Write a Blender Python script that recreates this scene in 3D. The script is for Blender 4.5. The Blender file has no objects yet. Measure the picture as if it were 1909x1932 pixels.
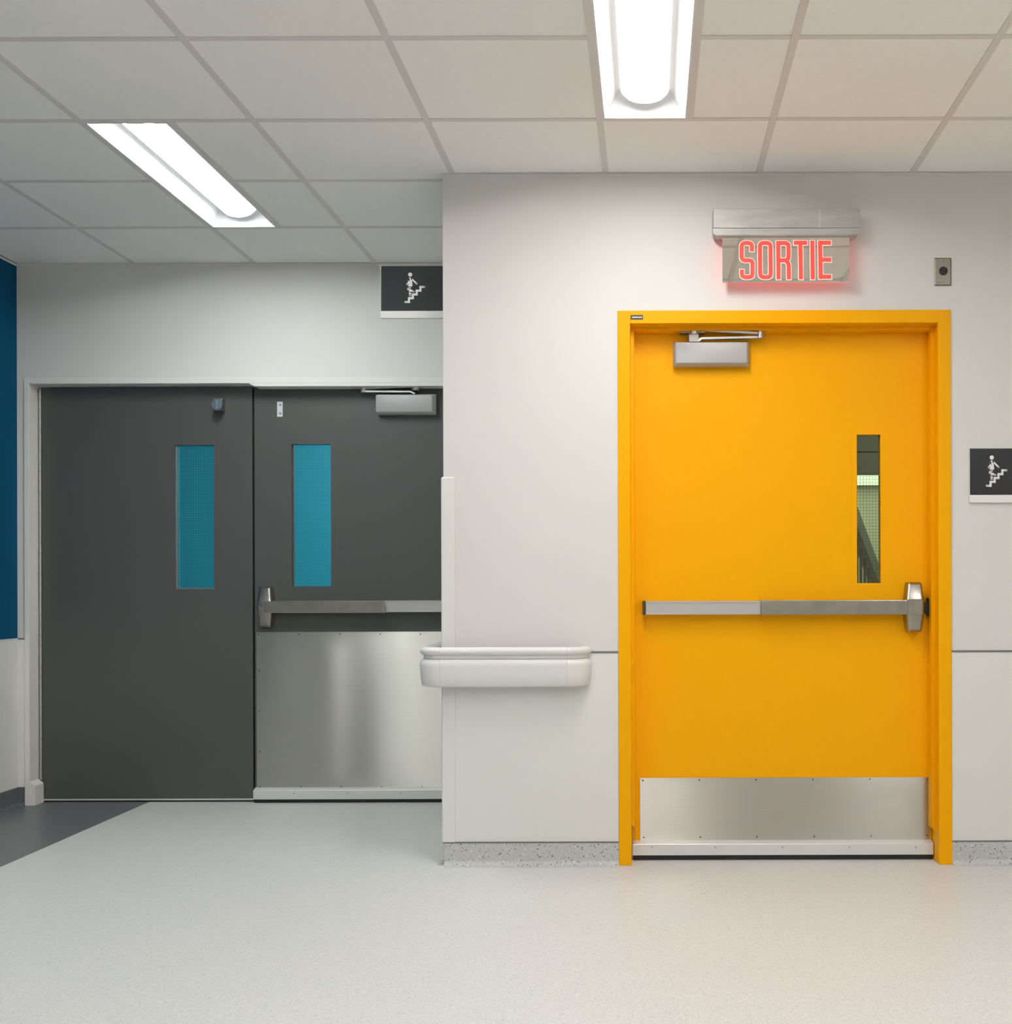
import bpy, bmesh, math, random
from mathutils import Vector, Matrix

random.seed(4)
SC = bpy.context.scene
COL = SC.collection

# ------------------------------------------------------------------ camera
F_PX, VX, VY, ROLL, EYE = 2180.0, 1225.0, 1100.0, 0.0027, 1.120
cam = bpy.data.cameras.new('camera')
cam.sensor_fit = 'HORIZONTAL'
cam.sensor_width = 36.0
cam.lens = 36.0 * F_PX / 1909.0
cam.shift_x = -(VX - 954.5) / 1909.0
cam.shift_y = (VY - 966.0) / 1909.0
cam.clip_start = 0.05
camo = bpy.data.objects.new('camera', cam)
COL.objects.link(camo)
camo.matrix_world = Matrix.Translation((0, 0, EYE)) @ Matrix.Rotation(math.pi / 2, 4, 'X') @ Matrix.Rotation(-ROLL, 4, 'Z')
SC.camera = camo

# ------------------------------------------------------------------ world, exposure
world = bpy.data.worlds.new('world')
SC.world = world
world.use_nodes = True
world.node_tree.nodes['Background'].inputs[0].default_value = (0.5, 0.5, 0.5, 1)
world.node_tree.nodes['Background'].inputs[1].default_value = 0.05
SC.view_settings.view_transform = 'Standard'
SC.view_settings.look = 'None'
SC.view_settings.exposure = 0.56
SC.view_settings.gamma = 1.0
SC.view_settings.use_curve_mapping = False
SC.cycles.use_denoising = True
SC.cycles.max_bounces = 8
SC.cycles.diffuse_bounces = 5
SC.cycles.glossy_bounces = 3
SC.cycles.adaptive_threshold = 0.05
SC.cycles.sample_clamp_indirect = 6.0

LENS_POWER = 54.0          # emission of the recessed light lenses
COOL = (1.01, 1.06, 1.055)
WARM = (1.0, 0.975, 0.955)

def area_lamp(name, loc, sx, sy, watts, color):
    l = bpy.data.lights.new(name, 'AREA')
    l.shape = 'RECTANGLE'; l.size = sx; l.size_y = sy; l.energy = watts; l.color = color
    o = bpy.data.objects.new(name, l); COL.objects.link(o); o.location = loc
    return o
# unseen area lights added to brighten the two rooms behind the doors
area_lamp('stairwell_fill', (1.6, 5.3, 2.70), 0.3, 0.8, 16, (1.0, 1.0, 0.88))
area_lamp('corridor_fill', (-1.15, 6.75, 2.70), 0.3, 1.1, 44, (0.95, 1.0, 1.0))

# ------------------------------------------------------------------ measures (metres)
H = 2.747                    # ceiling height
D1, D2 = 4.589, 5.861        # near wall, recessed wall
XR, XL = -0.817, -3.205      # corner of the near wall, left wall
XE, YB = 2.878, -2.646       # right wall, rear wall
T = 0.6096                   # ceiling module
X0, Y0 = -0.7794, 3.4499     # ceiling grid origin
WZ = 0.846                   # wainscot height
BZ = 0.089                   # cove base height

def W(px, py, Y):
    """world point at depth Y that sits at photo pixel (px, py)"""
    u, v = (px - VX) / F_PX, (VY - py) / F_PX
    c, s = math.cos(ROLL), math.sin(ROLL)
    return Vector(((c * u + s * v) * Y, Y, EYE + (-s * u + c * v) * Y))

# ------------------------------------------------------------------ materials
MATS = {}
def mat(name, color, rough=0.5, metal=0.0, spec=0.5, emit=None, estr=0.0, noise=None, bump=None, aniso=None, coat=0.0):
    m = bpy.data.materials.new(name); m.use_nodes = True
    nt = m.node_tree; n = nt.nodes; L = nt.links
    b = n['Principled BSDF']
    b.inputs['Base Color'].default_value = (*color, 1)
    b.inputs['Roughness'].default_value = rough
    b.inputs['Metallic'].default_value = metal
    b.inputs['Specular IOR Level'].default_value = spec
    b.inputs['Coat Weight'].default_value = coat
    if emit:
        b.inputs['Emission Color'].default_value = (*emit, 1)
        b.inputs['Emission Strength'].default_value = estr
    tc = n.new('ShaderNodeTexCoord')
    def tex(scale, detail=2.0, stretch=(1, 1, 1)):
        mp = n.new('ShaderNodeMapping'); mp.inputs['Scale'].default_value = stretch
        L.new(tc.outputs['Object'], mp.inputs['Vector'])
        t = n.new('ShaderNodeTexNoise'); t.inputs['Scale'].default_value = scale; t.inputs['Detail'].default_value = detail
        L.new(mp.outputs['Vector'], t.inputs['Vector'])
        return t
    if noise:                                   # (scale, amount, stretch)
        t = tex(noise[0], 3.0, noise[2] if len(noise) > 2 else (1, 1, 1))
        r = n.new('ShaderNodeValToRGB')
        r.color_ramp.elements[0].position = 0.3; r.color_ramp.elements[1].position = 0.7
        r.color_ramp.elements[0].color = (*[c * (1 - noise[1]) for c in color], 1)
        r.color_ramp.elements[1].color = (*[min(1, c * (1 + noise[1])) for c in color], 1)
        L.new(t.outputs['Fac'], r.inputs['Fac']); L.new(r.outputs['Color'], b.inputs['Base Color'])
    if bump:                                    # (scale, strength, stretch)
        t = tex(bump[0], 2.0, bump[2] if len(bump) > 2 else (1, 1, 1))
        bp = n.new('ShaderNodeBump'); bp.inputs['Strength'].default_value = bump[1]; bp.inputs['Distance'].default_value = 0.001
        L.new(t.outputs['Fac'], bp.inputs['Height']); L.new(bp.outputs['Normal'], b.inputs['Normal'])
    if aniso:
        b.inputs['Anisotropic'].default_value = aniso
        tg = n.new('ShaderNodeTangent'); tg.direction_type = 'UV_MAP'; tg.uv_map = 'UVMap'
        L.new(tg.outputs[0], b.inputs['Tangent'])
    MATS[name] = m
    return m

def speckle_mat(name, base, rough, specs, spec=0.4):
    """flecked sheet vinyl: base colour with flecks of other colours, (scale, share, colour)"""
    m = bpy.data.materials.new(name); m.use_nodes = True
    n = m.node_tree.nodes; L = m.node_tree.links; b = n['Principled BSDF']
    b.inputs['Roughness'].default_value = rough; b.inputs['Specular IOR Level'].default_value = spec
    tc = n.new('ShaderNodeTexCoord')
    t0 = n.new('ShaderNodeTexNoise'); t0.inputs['Scale'].default_value = 220; t0.inputs['Detail'].default_value = 2
    L.new(tc.outputs['Object'], t0.inputs['Vector'])
    r0 = n.new('ShaderNodeValToRGB')
    r0.color_ramp.elements[0].position = 0.35; r0.color_ramp.elements[1].position = 0.65
    r0.color_ramp.elements[0].color = (*[c * 0.93 for c in base], 1); r0.color_ramp.elements[1].color = (*[c * 1.06 for c in base], 1)
    L.new(t0.outputs['Fac'], r0.inputs['Fac'])
    out = r0.outputs['Color']
    for k, (scale, share, colr) in enumerate(specs):
        v = n.new('ShaderNodeTexVoronoi'); v.inputs['Scale'].default_value = scale
        mp = n.new('ShaderNodeMapping'); mp.inputs['Location'].default_value = (3.1 * k, 1.7 * k, 5.3 * k)
        L.new(tc.outputs['Object'], mp.inputs['Vector']); L.new(mp.outputs['Vector'], v.inputs['Vector'])
        sep = n.new('ShaderNodeSeparateColor'); L.new(v.outputs['Color'], sep.inputs['Color'])
        lt = n.new('ShaderNodeMath'); lt.operation = 'LESS_THAN'; lt.inputs[1].default_value = share
        L.new(sep.outputs['Red'], lt.inputs[0])
        d = n.new('ShaderNodeMath'); d.operation = 'LESS_THAN'; d.inputs[1].default_value = 0.42
        L.new(v.outputs['Distance'], d.inputs[0])
        mu = n.new('ShaderNodeMath'); mu.operation = 'MULTIPLY'
        L.new(lt.outputs[0], mu.inputs[0]); L.new(d.outputs[0], mu.inputs[1])
        mx = n.new('ShaderNodeMix'); mx.data_type = 'RGBA'
        L.new(mu.outputs[0], mx.inputs['Factor']); L.new(out, mx.inputs[6]); mx.inputs[7].default_value = (*colr, 1)
        out = mx.outputs[2]
    L.new(out, b.inputs['Base Color'])
    MATS[name] = m
    return m

def glass_mat(name, tint):
    m = bpy.data.materials.new(name); m.use_nodes = True
    n = m.node_tree.nodes; L = m.node_tree.links; n.remove(n['Principled BSDF'])
    tr = n.new('ShaderNodeBsdfTransparent'); tr.inputs[0].default_value = (*tint, 1)
    gl = n.new('ShaderNodeBsdfGlossy'); gl.inputs['Roughness'].default_value = 0.02
    fr = n.new('ShaderNodeFresnel'); fr.inputs['IOR'].default_value = 1.5
    mx = n.new('ShaderNodeMixShader')
    L.new(fr.outputs[0], mx.inputs[0]); L.new(tr.outputs[0], mx.inputs[1]); L.new(gl.outputs[0], mx.inputs[2])
    L.new(mx.outputs[0], n['Material Output'].inputs[0])
    MATS[name] = m
    return m

PAINT = (0.675, 0.657, 0.628)
mat('paint', PAINT, 0.55, spec=0.35, bump=(260, 0.08), noise=(1.2, 0.012))
mat('vinyl_panel', (0.70, 0.69, 0.655), 0.42, spec=0.4, bump=(400, 0.05))
mat('joint_grey', (0.16, 0.165, 0.16), 0.5)
speckle_mat('floor_light', (0.595, 0.595, 0.58), 0.40, [(230, 0.13, (0.41, 0.41, 0.40)), (200, 0.11, (0.72, 0.72, 0.70))], spec=0.3)
speckle_mat('floor_dark', (0.135, 0.145, 0.15), 0.36, [(230, 0.15, (0.08, 0.085, 0.09)), (210, 0.12, (0.2, 0.21, 0.21))])
speckle_mat('cove_light', (0.50, 0.50, 0.485), 0.4, [(170, 0.075, (0.05, 0.05, 0.055)), (150, 0.08, (0.68, 0.68, 0.66)), (260, 0.08, (0.2, 0.2, 0.2))])
speckle_mat('cove_dark', (0.12, 0.128, 0.135), 0.4, [(200, 0.10, (0.05, 0.05, 0.055)), (180, 0.07, (0.24, 0.25, 0.25))])
mat('tile', (0.91, 0.90, 0.87), 0.9, spec=0.15, bump=(500, 0.15), noise=(60, 0.012))
mat('tee', (0.70, 0.675, 0.645), 0.5, spec=0.3)
mat('angle', (0.70, 0.68, 0.64), 0.5, spec=0.3)
mat('yellow', (0.88, 0.40, 0.0), 0.42, spec=0.10, bump=(700, 0.06))
mat('door_grey', (0.082, 0.084, 0.080), 0.42, spec=0.4, bump=(900, 0.15))
mat('frame_white', (0.72, 0.70, 0.665), 0.4, spec=0.4)
mat('blue', (0.0005, 0.075, 0.165), 0.6, spec=0.1, bump=(260, 0.08))
mat('teal', (0.001, 0.25, 0.34), 0.6)
mat('green_cream', (0.78, 0.77, 0.60), 0.6)
mat('olive_dark', (0.075, 0.075, 0.05), 0.6)
mat('olive_mid', (0.13, 0.14, 0.105), 0.5)
mat('brushed', (0.50, 0.48, 0.435), 0.37, metal=1.0, noise=(6, 0.03, (1, 1, 90)), aniso=0.97)
mat('brushed_light', (0.57, 0.55, 0.50), 0.37, metal=1.0, noise=(6, 0.03, (1, 1, 90)), aniso=0.97)
mat('satin', (0.37, 0.345, 0.30), 0.30, metal=1.0, noise=(18, 0.10), bump=(160, 0.05))
mat('sensor_steel', (0.21, 0.195, 0.165), 0.38, metal=1.0, bump=(160, 0.05))
mat('aluminium', (0.57, 0.56, 0.54), 0.35, metal=0.9)
mat('alu_sweep', (0.72, 0.72, 0.71), 0.45, metal=0.45)
mat('closer_silver', (0.40, 0.40, 0.395), 0.55, metal=0.15)
mat('steel_dark', (0.30, 0.29, 0.27), 0.35, metal=0.9)
mat('zinc', (0.34, 0.42, 0.47), 0.30, metal=0.85)
mat('zinc_flat', (0.66, 0.68, 0.68), 0.5, metal=0.3)
mat('bead', (0.20, 0.25, 0.25), 0.45, metal=0.2)
mat('black', (0.010, 0.010, 0.010), 0.5)
mat('brown_plastic', (0.06, 0.03, 0.012), 0.5)
mat('screw', (0.10, 0.095, 0.085), 0.4, metal=0.6)
mat('hinge', (0.52, 0.50, 0.45), 0.4, metal=0.5)
mat('rail_vinyl', (0.70, 0.69, 0.665), 0.38, spec=0.45)
mat('reflector', (0.72, 0.735, 0.74), 0.5, spec=0.3)
def lens_mat(name, tone, k):
    """prismatic lens: sends most of its light straight down, little sideways"""
    m = mat(name, (0.8, 0.8, 0.8), 0.5, emit=tone, estr=1.0)
    n = m.node_tree.nodes; L = m.node_tree.links
    ge = n.new('ShaderNodeNewGeometry'); sp = n.new('ShaderNodeSeparateXYZ'); mr = n.new('ShaderNodeMapRange')
    mr.interpolation_type = 'SMOOTHSTEP'
    mr.inputs['From Min'].default_value = -0.84; mr.inputs['From Max'].default_value = -1.0
    mr.inputs['To Min'].default_value = 0.5; mr.inputs['To Max'].default_value = LENS_POWER * k
    L.new(ge.outputs['Normal'], sp.inputs[0]); L.new(sp.outputs['Z'], mr.inputs['Value'])
    L.new(mr.outputs['Result'], n['Principled BSDF'].inputs['Emission Strength'])
lens_mat('lens_cool', COOL, 1.05); lens_mat('lens_warm', WARM, 1.12); lens_mat('lens_rear_cool', COOL, 0.86); lens_mat('lens_rear_warm', WARM, 0.86)
mat('sign_dark', (0.016, 0.017, 0.020), 0.38, spec=0.5, bump=(900, 0.1))
mat('sign_white', (0.76, 0.75, 0.73), 0.5)
mat('sign_back', (0.62, 0.62, 0.60), 0.4)
mat('exit_alu', (0.47, 0.46, 0.43), 0.5, metal=0.35, noise=(9, 0.10, (1, 1, 5)))
mat('exit_mirror', (0.80, 0.77, 0.72), 0.03, metal=1.0)
mat('exit_red', (0.30, 0.02, 0.015), 0.4, emit=(1.0, 0.085, 0.06), estr=0.58)
mat('exit_pink', (0.8, 0.5, 0.45), 0.4, emit=(1.0, 0.56, 0.48), estr=0.62)
mat('exit_guide', (0.6, 0.15, 0.13), 0.3, emit=(1.0, 0.12, 0.10), estr=0.7)
mat('soffit_glow', (0.8, 0.85, 0.75), 0.5, emit=(0.90, 1.0, 0.80), estr=0.72)
mat('wire', (0.10, 0.26, 0.29), 0.35, metal=0.3)
mat('wire_dark', (0.07, 0.075, 0.05), 0.5)
glass_mat('glass', (0.93, 0.97, 0.97))
glass_mat('glass_green', (0.88, 0.95, 0.84))
M = MATS

# ------------------------------------------------------------------ mesh helpers
class MB:
    def __init__(self):
        self.bm = bmesh.new()
    def box(self, x0, x1, y0, y1, z0, z1, bev=0.0, seg=2):
        tmp = bmesh.new()
        vs = [tmp.verts.new((x, y, z)) for x in (x0, x1) for y in (y0, y1) for z in (z0, z1)]
        for f in ((0, 1, 3, 2), (4, 6, 7, 5), (0, 4, 5, 1), (2, 3, 7, 6), (0, 2, 6, 4), (1, 5, 7, 3)):
            tmp.faces.new([vs[i] for i in f])
        if bev > 0:
            bmesh.ops.bevel(tmp, geom=tmp.edges[:], offset=bev, segments=seg, affect='EDGES', profile=0.6)
        self.add(tmp)
        return self
    def add(self, tmp):
        me = bpy.data.meshes.new('tmp'); tmp.to_mesh(me); tmp.free()
        self.bm.from_mesh(me); bpy.data.meshes.remove(me)
    def prism(self, pts, axis, a, b, bev=0.0):
        """closed outline pts (two coordinates) extruded along axis 'x','y','z' from a to b"""
        tmp = bmesh.new()
        def P(p, t):
            return {'x': (t, p[0], p[1]), 'y': (p[0], t, p[1]), 'z': (p[0], p[1], t)}[axis]
        A = [tmp.verts.new(P(p, a)) for p in pts]; B = [tmp.verts.new(P(p, b)) for p in pts]
        n = len(pts)
        tmp.faces.new(A); tmp.faces.new(B[::-1])
        for i in range(n):
            tmp.faces.new((A[i], A[(i + 1) % n], B[(i + 1) % n], B[i]))
        if bev > 0:
            bmesh.ops.bevel(tmp, geom=tmp.edges[:], offset=bev, segments=2, affect='EDGES')
        self.add(tmp)
        return self
    def loft(self, rings, cap=True):
        tmp = bmesh.new()
        R = [[tmp.verts.new(p) for p in r] for r in rings]
        n = len(R[0])
        for a, b in zip(R, R[1:]):
            for i in range(n):
                tmp.faces.new((a[i], a[(i + 1) % n], b[(i + 1) % n], b[i]))
        if cap:
            tmp.faces.new(R[0][::-1]); tmp.faces.new(R[-1])
        self.add(tmp)
        return self
    def cyl(self, p0, p1, r0, r1=None, seg=20):
        r1 = r0 if r1 is None else r1
        p0, p1 = Vector(p0), Vector(p1); d = (p1 - p0).normalized()
        a = d.orthogonal().normalized(); b = d.cross(a)
        ring = lambda c, r: [c + (a * math.cos(t) + b * math.sin(t)) * r for t in (2 * math.pi * i / seg for i in range(seg))]
        return self.loft([ring(p0, r0), ring(p1, r1)])
    def bar(self, p0, p1, w, h, bev=0.0):
        """rectangular bar: w across in depth (Y), h in height"""
        p0, p1 = Vector(p0), Vector(p1); d = (p1 - p0).normalized()
        side = d.cross(Vector((0, 0, 1))).normalized() * (w / 2); up = side.cross(d).normalized() * (h / 2)
        ring = lambda c: [c + side + up, c - side + up, c - side - up, c + side - up]
        return self.loft([ring(p0), ring(p1)])

WLOC = {}
def obj(name, mb, m, parent=None, smooth=False, label=None, bevel=0.0):
    bm = mb.bm
    bmesh.ops.recalc_face_normals(bm, faces=bm.faces[:])
    lo = Vector([min(v.co[i] for v in bm.verts) for i in range(3)]); hi = Vector([max(v.co[i] for v in bm.verts) for i in range(3)])
    c = (lo + hi) / 2
    if parent is None: c.z = lo.z
    bmesh.ops.translate(bm, verts=bm.verts[:], vec=-c)
    me = bpy.data.meshes.new(name); bm.to_mesh(me); bm.free()
    me.materials.append(M[m] if isinstance(m, str) else m)
    if smooth:
        me.polygons.foreach_set('use_smooth', [True] * len(me.polygons))
        me.set_sharp_from_angle(angle=math.radians(38))
    o = bpy.data.objects.new(name, me); COL.objects.link(o)
    WLOC[o] = c
    if parent is not None:
        o.parent = parent; o.location = c - WLOC[parent]
    else:
        o.location = c
    if label: o['label'] = label
    return o
def inst(src, loc, parent):
    """another piece that shares the mesh of src, placed with its origin at loc"""
    o = src.copy(); COL.objects.link(o); loc = Vector(loc)
    o.parent = parent; o.location = loc - (WLOC[parent] if parent else Vector()); WLOC[o] = loc
    return o
def thing(name, loc, label, cat, group=None, kind=None):
    o = bpy.data.objects.new(name, None); COL.objects.link(o)
    o.empty_display_size = 0.05; o.location = loc; WLOC[o] = Vector(loc)
    return tag(o, label, cat, group, kind)
def tag(o, label, cat, group=None, kind=None):
    o['label'] = label; o['category'] = cat
    if group: o['group'] = group
    if kind: o['kind'] = kind
    return o
S = 'structure'

# ================================================================== SETTING
# ---- floor
floor = obj('floor', MB().box(XL - 0.1, XE + 0.1, YB - 0.1, 9.0, -0.06, 0.0), 'floor_light')
tag(floor, 'pale grey flecked vinyl floor', 'floor', kind=S)
obj('border_strip', MB().box(XL, -2.578, YB, 9.0, -0.002, 0.0012), 'floor_dark', floor, label='dark grey vinyl strip along the blue wall')

# ---- near wall with the yellow door opening
FOX0, FOX1, FOZ = -0.1235, 1.1975, 2.2005      # frame outside
FIX0, FIX1, FIZ = -0.0740, 1.1465, 2.1495      # frame inside face edge
wb = MB()
wb.box(XR, FOX0 + 0.02, D1, D1 + 0.15, 0, H + 0.05)
wb.box(FOX1 - 0.02, XE + 0.1, D1, D1 + 0.15, 0, H + 0.05)
wb.box(FOX0 + 0.02, FOX1 - 0.02, D1, D1 + 0.15, FOZ - 0.02, H + 0.05)
wall_front = obj('wall_front', wb, 'paint'); tag(wall_front, 'off-white wall around the yellow door', 'wall', kind=S)
def wains(parent, b, m='vinyl_panel', label=None):
    return obj('wainscot_panel', b, m, parent, label=label)
wains(wall_front, MB().box(XR + 0.046, FOX0 - 0.0015, D1 - 0.003, D1, BZ + 0.006, WZ - 0.004))
wains(wall_front, MB().box(FOX1 + 0.0015, XE, D1 - 0.003, D1, BZ + 0.006, WZ - 0.004))
obj('cap_strip', MB().box(XR + 0.046, FOX0 - 0.001, D1 - 0.0045, D1, WZ - 0.004, WZ + 0.0035), 'joint_grey', wall_front)
obj('cap_strip', MB().box(FOX1 + 0.001, XE, D1 - 0.0045, D1, WZ - 0.004, WZ + 0.0035), 'joint_grey', wall_front)

# ---- return wall, recessed wall, other walls
wr = obj('wall_return', MB().box(XR, XR + 0.12, D1 + 0.15, D2, 0, H + 0.05), 'paint'); tag(wr, 'off-white side of the wall corner, running back to the grey doors', 'wall', kind=S)
wains(wr, MB().box(XR - 0.003, XR, D1 + 0.06, D2, BZ + 0.006, WZ - 0.004))
GX0 = W(45.5, 1100, D2 - 0.008).x; GZ = W(300, 712, D2 - 0.008).z    # outside of the grey doors' frame
GIX = W(54.8, 1100, D2 - 0.008).x; GIZ = W(300, 723.5, D2 - 0.008).z # inside edge of its face
GXR = XR - 0.004
wf = MB().box(XL - 0.1, GX0 + 0.015, D2, D2 + 0.15, 0, H + 0.05).box(GX0 + 0.015, XR + 0.12, D2, D2 + 0.15, GZ - 0.015, H + 0.05)
wall_far = obj('wall_far', wf, 'paint'); tag(wall_far, 'off-white wall above the grey double doors', 'wall', kind=S)
wains(wall_far, MB().box(XL, GX0 - 0.001, D2 - 0.004, D2, BZ + 0.006, WZ - 0.004))
obj('cap_strip', MB().box(XL, GX0 - 0.001, D2 - 0.0055, D2, WZ - 0.004, WZ + 0.0035), 'joint_grey', wall_far)
wl = obj('wall_left', MB().box(XL - 0.1, XL, YB, D2, 0, H + 0.05), 'blue'); tag(wl, 'deep blue painted side wall', 'wall', kind=S)
wains(wl, MB().box(XL, XL + 0.004, YB, D2, BZ + 0.006, WZ - 0.004), label='off-white wainscot below the blue paint')
obj('cap_strip', MB().box(XL, XL + 0.0055, YB, D2 - 0.006, WZ - 0.004, WZ + 0.0035), 'zinc_flat', wl)
w = obj('wall_right', MB().box(XE, XE + 0.1, YB, D1, 0, H + 0.05), 'paint'); tag(w, 'off-white wall outside the right of the picture', 'wall', kind=S)
w = obj('wall_rear', MB().box(XL - 0.1, XE + 0.1, YB - 0.1, YB, 0, H + 0.05), 'paint'); tag(w, 'off-white wall behind the viewpoint', 'wall', kind=S)

# ---- coved bases
def cove_profile(d=0.005, r=0.028, h=BZ):
    pts = [(0, 0), (r, 0), (r, 0.001)]
    for i in range(7):
        a = math.pi / 2 * i / 6
        pts.append((d + (r - d) * (1 - math.sin(a)), 0.001 + (r - d) * (1 - math.cos(a))))
    return pts + [(d, h), (0, h)]
def base(name, axis, wallpos, sign, a, b, m, label):
    pr = [(wallpos + sign * p[0], p[1]) for p in cove_profile()]
    o = obj(name, MB().prism(pr, axis, a, b), m); tag(o, label, 'baseboard', kind=S)
    top = [(wallpos, BZ), (wallpos + sign * 0.006, BZ), (wallpos + sign * 0.006, BZ + 0.006), (wallpos, BZ + 0.006)]
    obj('top_edge', MB().prism(top, axis, a, b), 'joint_grey', o)
    return o
base('baseboard_front', 'x', D1, -1, XR + 0.001, FOX0 - 0.0005, 'cove_light', 'light speckled cove base between the wall corner and the yellow frame')
base('baseboard_right', 'x', D1, -1, FOX1 + 0.0005, XE, 'cove_light', 'light speckled cove base right of the yellow frame')
base('baseboard_return', 'y', XR, -1, D1 + 0.0, D2 - 0.01, 'cove_light', 'light speckled cove base along the return of the wall corner')
base('baseboard_left', 'y', XL, 1, YB, D2 - 0.001, 'cove_dark', 'dark speckled cove base under the blue wall')
base('baseboard_far', 'x', D2, -1, XL, GX0 - 0.001, 'cove_dark', 'short dark speckled cove base beside the grey doors')

# ---- suspended ceiling
ceiling = obj('ceiling', MB().box(XL - 0.1, XE + 0.1, YB - 0.1, 9.0, H + 0.13, H + 0.2), 'paint')
tag(ceiling, 'suspended ceiling of pale square tiles in a metal grid', 'ceiling', kind=S)
LIGHTS = {(-2, 1): 'cool', (1, -1): 'warm', (-2, -4): 'cool', (1, -5): 'warm', (4, -3): 'warm', (-2, -8): 'cool', (1, -9): 'warm', (4, -7): 'warm'}   # (column, first row): each spans two rows, left half; all but the first two are out of view, added to brighten the room
lit = {}
for (k, j), c in LIGHTS.items():
    lit[(k, j)] = c; lit[(k, j + 1)] = c
tile_mesh = {}
for k in range(-4, 6):
    for j in range(-10, 4):
        x0, x1 = X0 + k * T, X0 + (k + 1) * T
        y0, y1 = Y0 + j * T, Y0 + (j + 1) * T
        if (k, j) in lit: x0 += 0.3048
        x0 = max(x0, XL); x1 = min(x1, XE)
        if k >= 0 or x0 >= XR - 0.02:
            y1 = min(y1, D1)
        y1 = min(y1, D2)
        if k == -1 and y1 > D1 + 0.1: x1 = min(x1, XR)
        if y1 - y0 < 0.03 or x1 - x0 < 0.03: continue
        key = (round(x1 - x0, 3), round(y1 - y0, 3))
        c = ((x0 + x1) / 2, (y0 + y1) / 2, H + 0.0105)
        if key in tile_mesh:
            inst(tile_mesh[key], c, ceiling)
        else:
            g = 0.003
            tile_mesh[key] = obj('ceiling_tile', MB().box(x0 + g, x1 - g, y0 + g, y1 - g, H + 0.003, H + 0.018), 'tile', ceiling)
for k in range(-3, 6):                         # main runners towards the back
    x = X0 + k * T
    ye = D2 if k < 0 else D1
    obj('main_runner', MB().box(x - 0.012, x + 0.012, YB, ye, H, H + 0.0028).box(x - 0.0015, x + 0.0015, YB, ye, H + 0.0028, H + 0.03), 'tee', ceiling)
for j in range(-9, 4):                         # cross tees
    y = Y0 + j * T
    xe = XR if y > D1 else XE
    for k in range(-4, 6):
        x0, x1 = X0 + k * T + 0.0125, X0 + (k + 1) * T - 0.0125
        if (k, j) in lit and (k, j - 1) in lit: x0 += 0.3048
        x0 = max(x0, XL); x1 = min(x1, xe)
        if x1 - x0 < 0.03: continue
        obj('cross_tee', MB().box(x0, x1, y - 0.012, y + 0.012, H + 0.0002, H + 0.0028).box(x0, x1, y - 0.0015, y + 0.0015, H + 0.0028, H + 0.03), 'tee', ceiling)
for (k, j) in LIGHTS:                          # tees along the free side of the half-width lights
    x = X0 + k * T + 0.3048
    obj('side_tee', MB().box(x - 0.0, x + 0.024, Y0 + j * T + 0.0125, Y0 + (j + 2) * T - 0.0125, H + 0.0003, H + 0.0028), 'tee', ceiling)
def angle_strip(x0, x1, y0, y1):
    obj('wall_angle', MB().box(x0, x1, y0, y1, H - 0.0125, H - 0.0003), 'angle', ceiling)
angle_strip(XR - 0.0015, XE, D1 - 0.0015, D1)
angle_strip(XL, XR, D2 - 0.0015, D2)
angle_strip(XL, XL + 0.0015, YB, D2 - 0.0016)
angle_strip(XR - 0.0015, XR, D1, D2 - 0.0016)

# ---- recessed lights
def troffer(k, j, tone, label):
    x0 = X0 + k * T + 0.012; x1 = X0 + k * T + 0.3048
    y0 = Y0 + j * T + 0.012; y1 = Y0 + (j + 2) * T - 0.012
    t = thing('ceiling_light', ((x0 + x1) / 2, (y0 + y1) / 2, H), label, 'light', 'recessed ceiling lights')
    xm = (x0 + x1) / 2
    # rim
    e = 0.006
    rim = MB()
    rim.box(x0, x0 + e, y0, y1, H - 0.001, H + 0.006).box(x1 - e, x1, y0, y1, H - 0.001, H + 0.006)
    rim.box(x0 + e, x1 - e, y0, y0 + e, H - 0.001, H + 0.006).box(x0 + e, x1 - e, y1 - e, y1, H - 0.001, H + 0.006)
    obj('rim', rim, 'reflector', t)
    # sloping reflector sides, open below
    hw, up, ins = 0.084, 0.074, 0.075
    bm = bmesh.new()
    o = [(x0 + e, y0 + e), (x1 - e, y0 + e), (x1 - e, y1 - e), (x0 + e, y1 - e)]
    i = [(xm - hw, y0 + ins), (xm + hw, y0 + ins), (xm + hw, y1 - ins), (xm - hw, y1 - ins)]
    vo = [bm.verts.new((*p, H + 0.004)) for p in o]; vi = [bm.verts.new((*p, H + up)) for p in i]
    vt = [bm.verts.new((*p, H + 0.10)) for p in o]
    for a in range(4):
        b = (a + 1) % 4
        bm.faces.new((vo[a], vo[b], vi[b], vi[a])); bm.faces.new((vo[a], vt[a], vt[b], vo[b]))
    bm.faces.new(vt)
    q = MB(); q.bm.free(); q.bm = bm
    obj('reflector', q, 'reflector', t)
    # rounded lens
    n = 14; rings = []
    for s in range(2):
        f = s
        rr = []
        ya = y0 + ins; yb = y1 - ins
        for a in range(n + 1):
            th = math.pi * a / n
            rr.append((xm - hw * math.cos(th), ya + (yb - ya) * f, H + up - 0.052 * math.sin(th)))
        rings.append(rr)
    # flat end walls closing a half tube
    lens = MB().loft(rings)
    obj('lens', lens, 'lens_' + ('' if j >= -1 else 'rear_') + tone, t, smooth=True)
    return t
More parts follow.
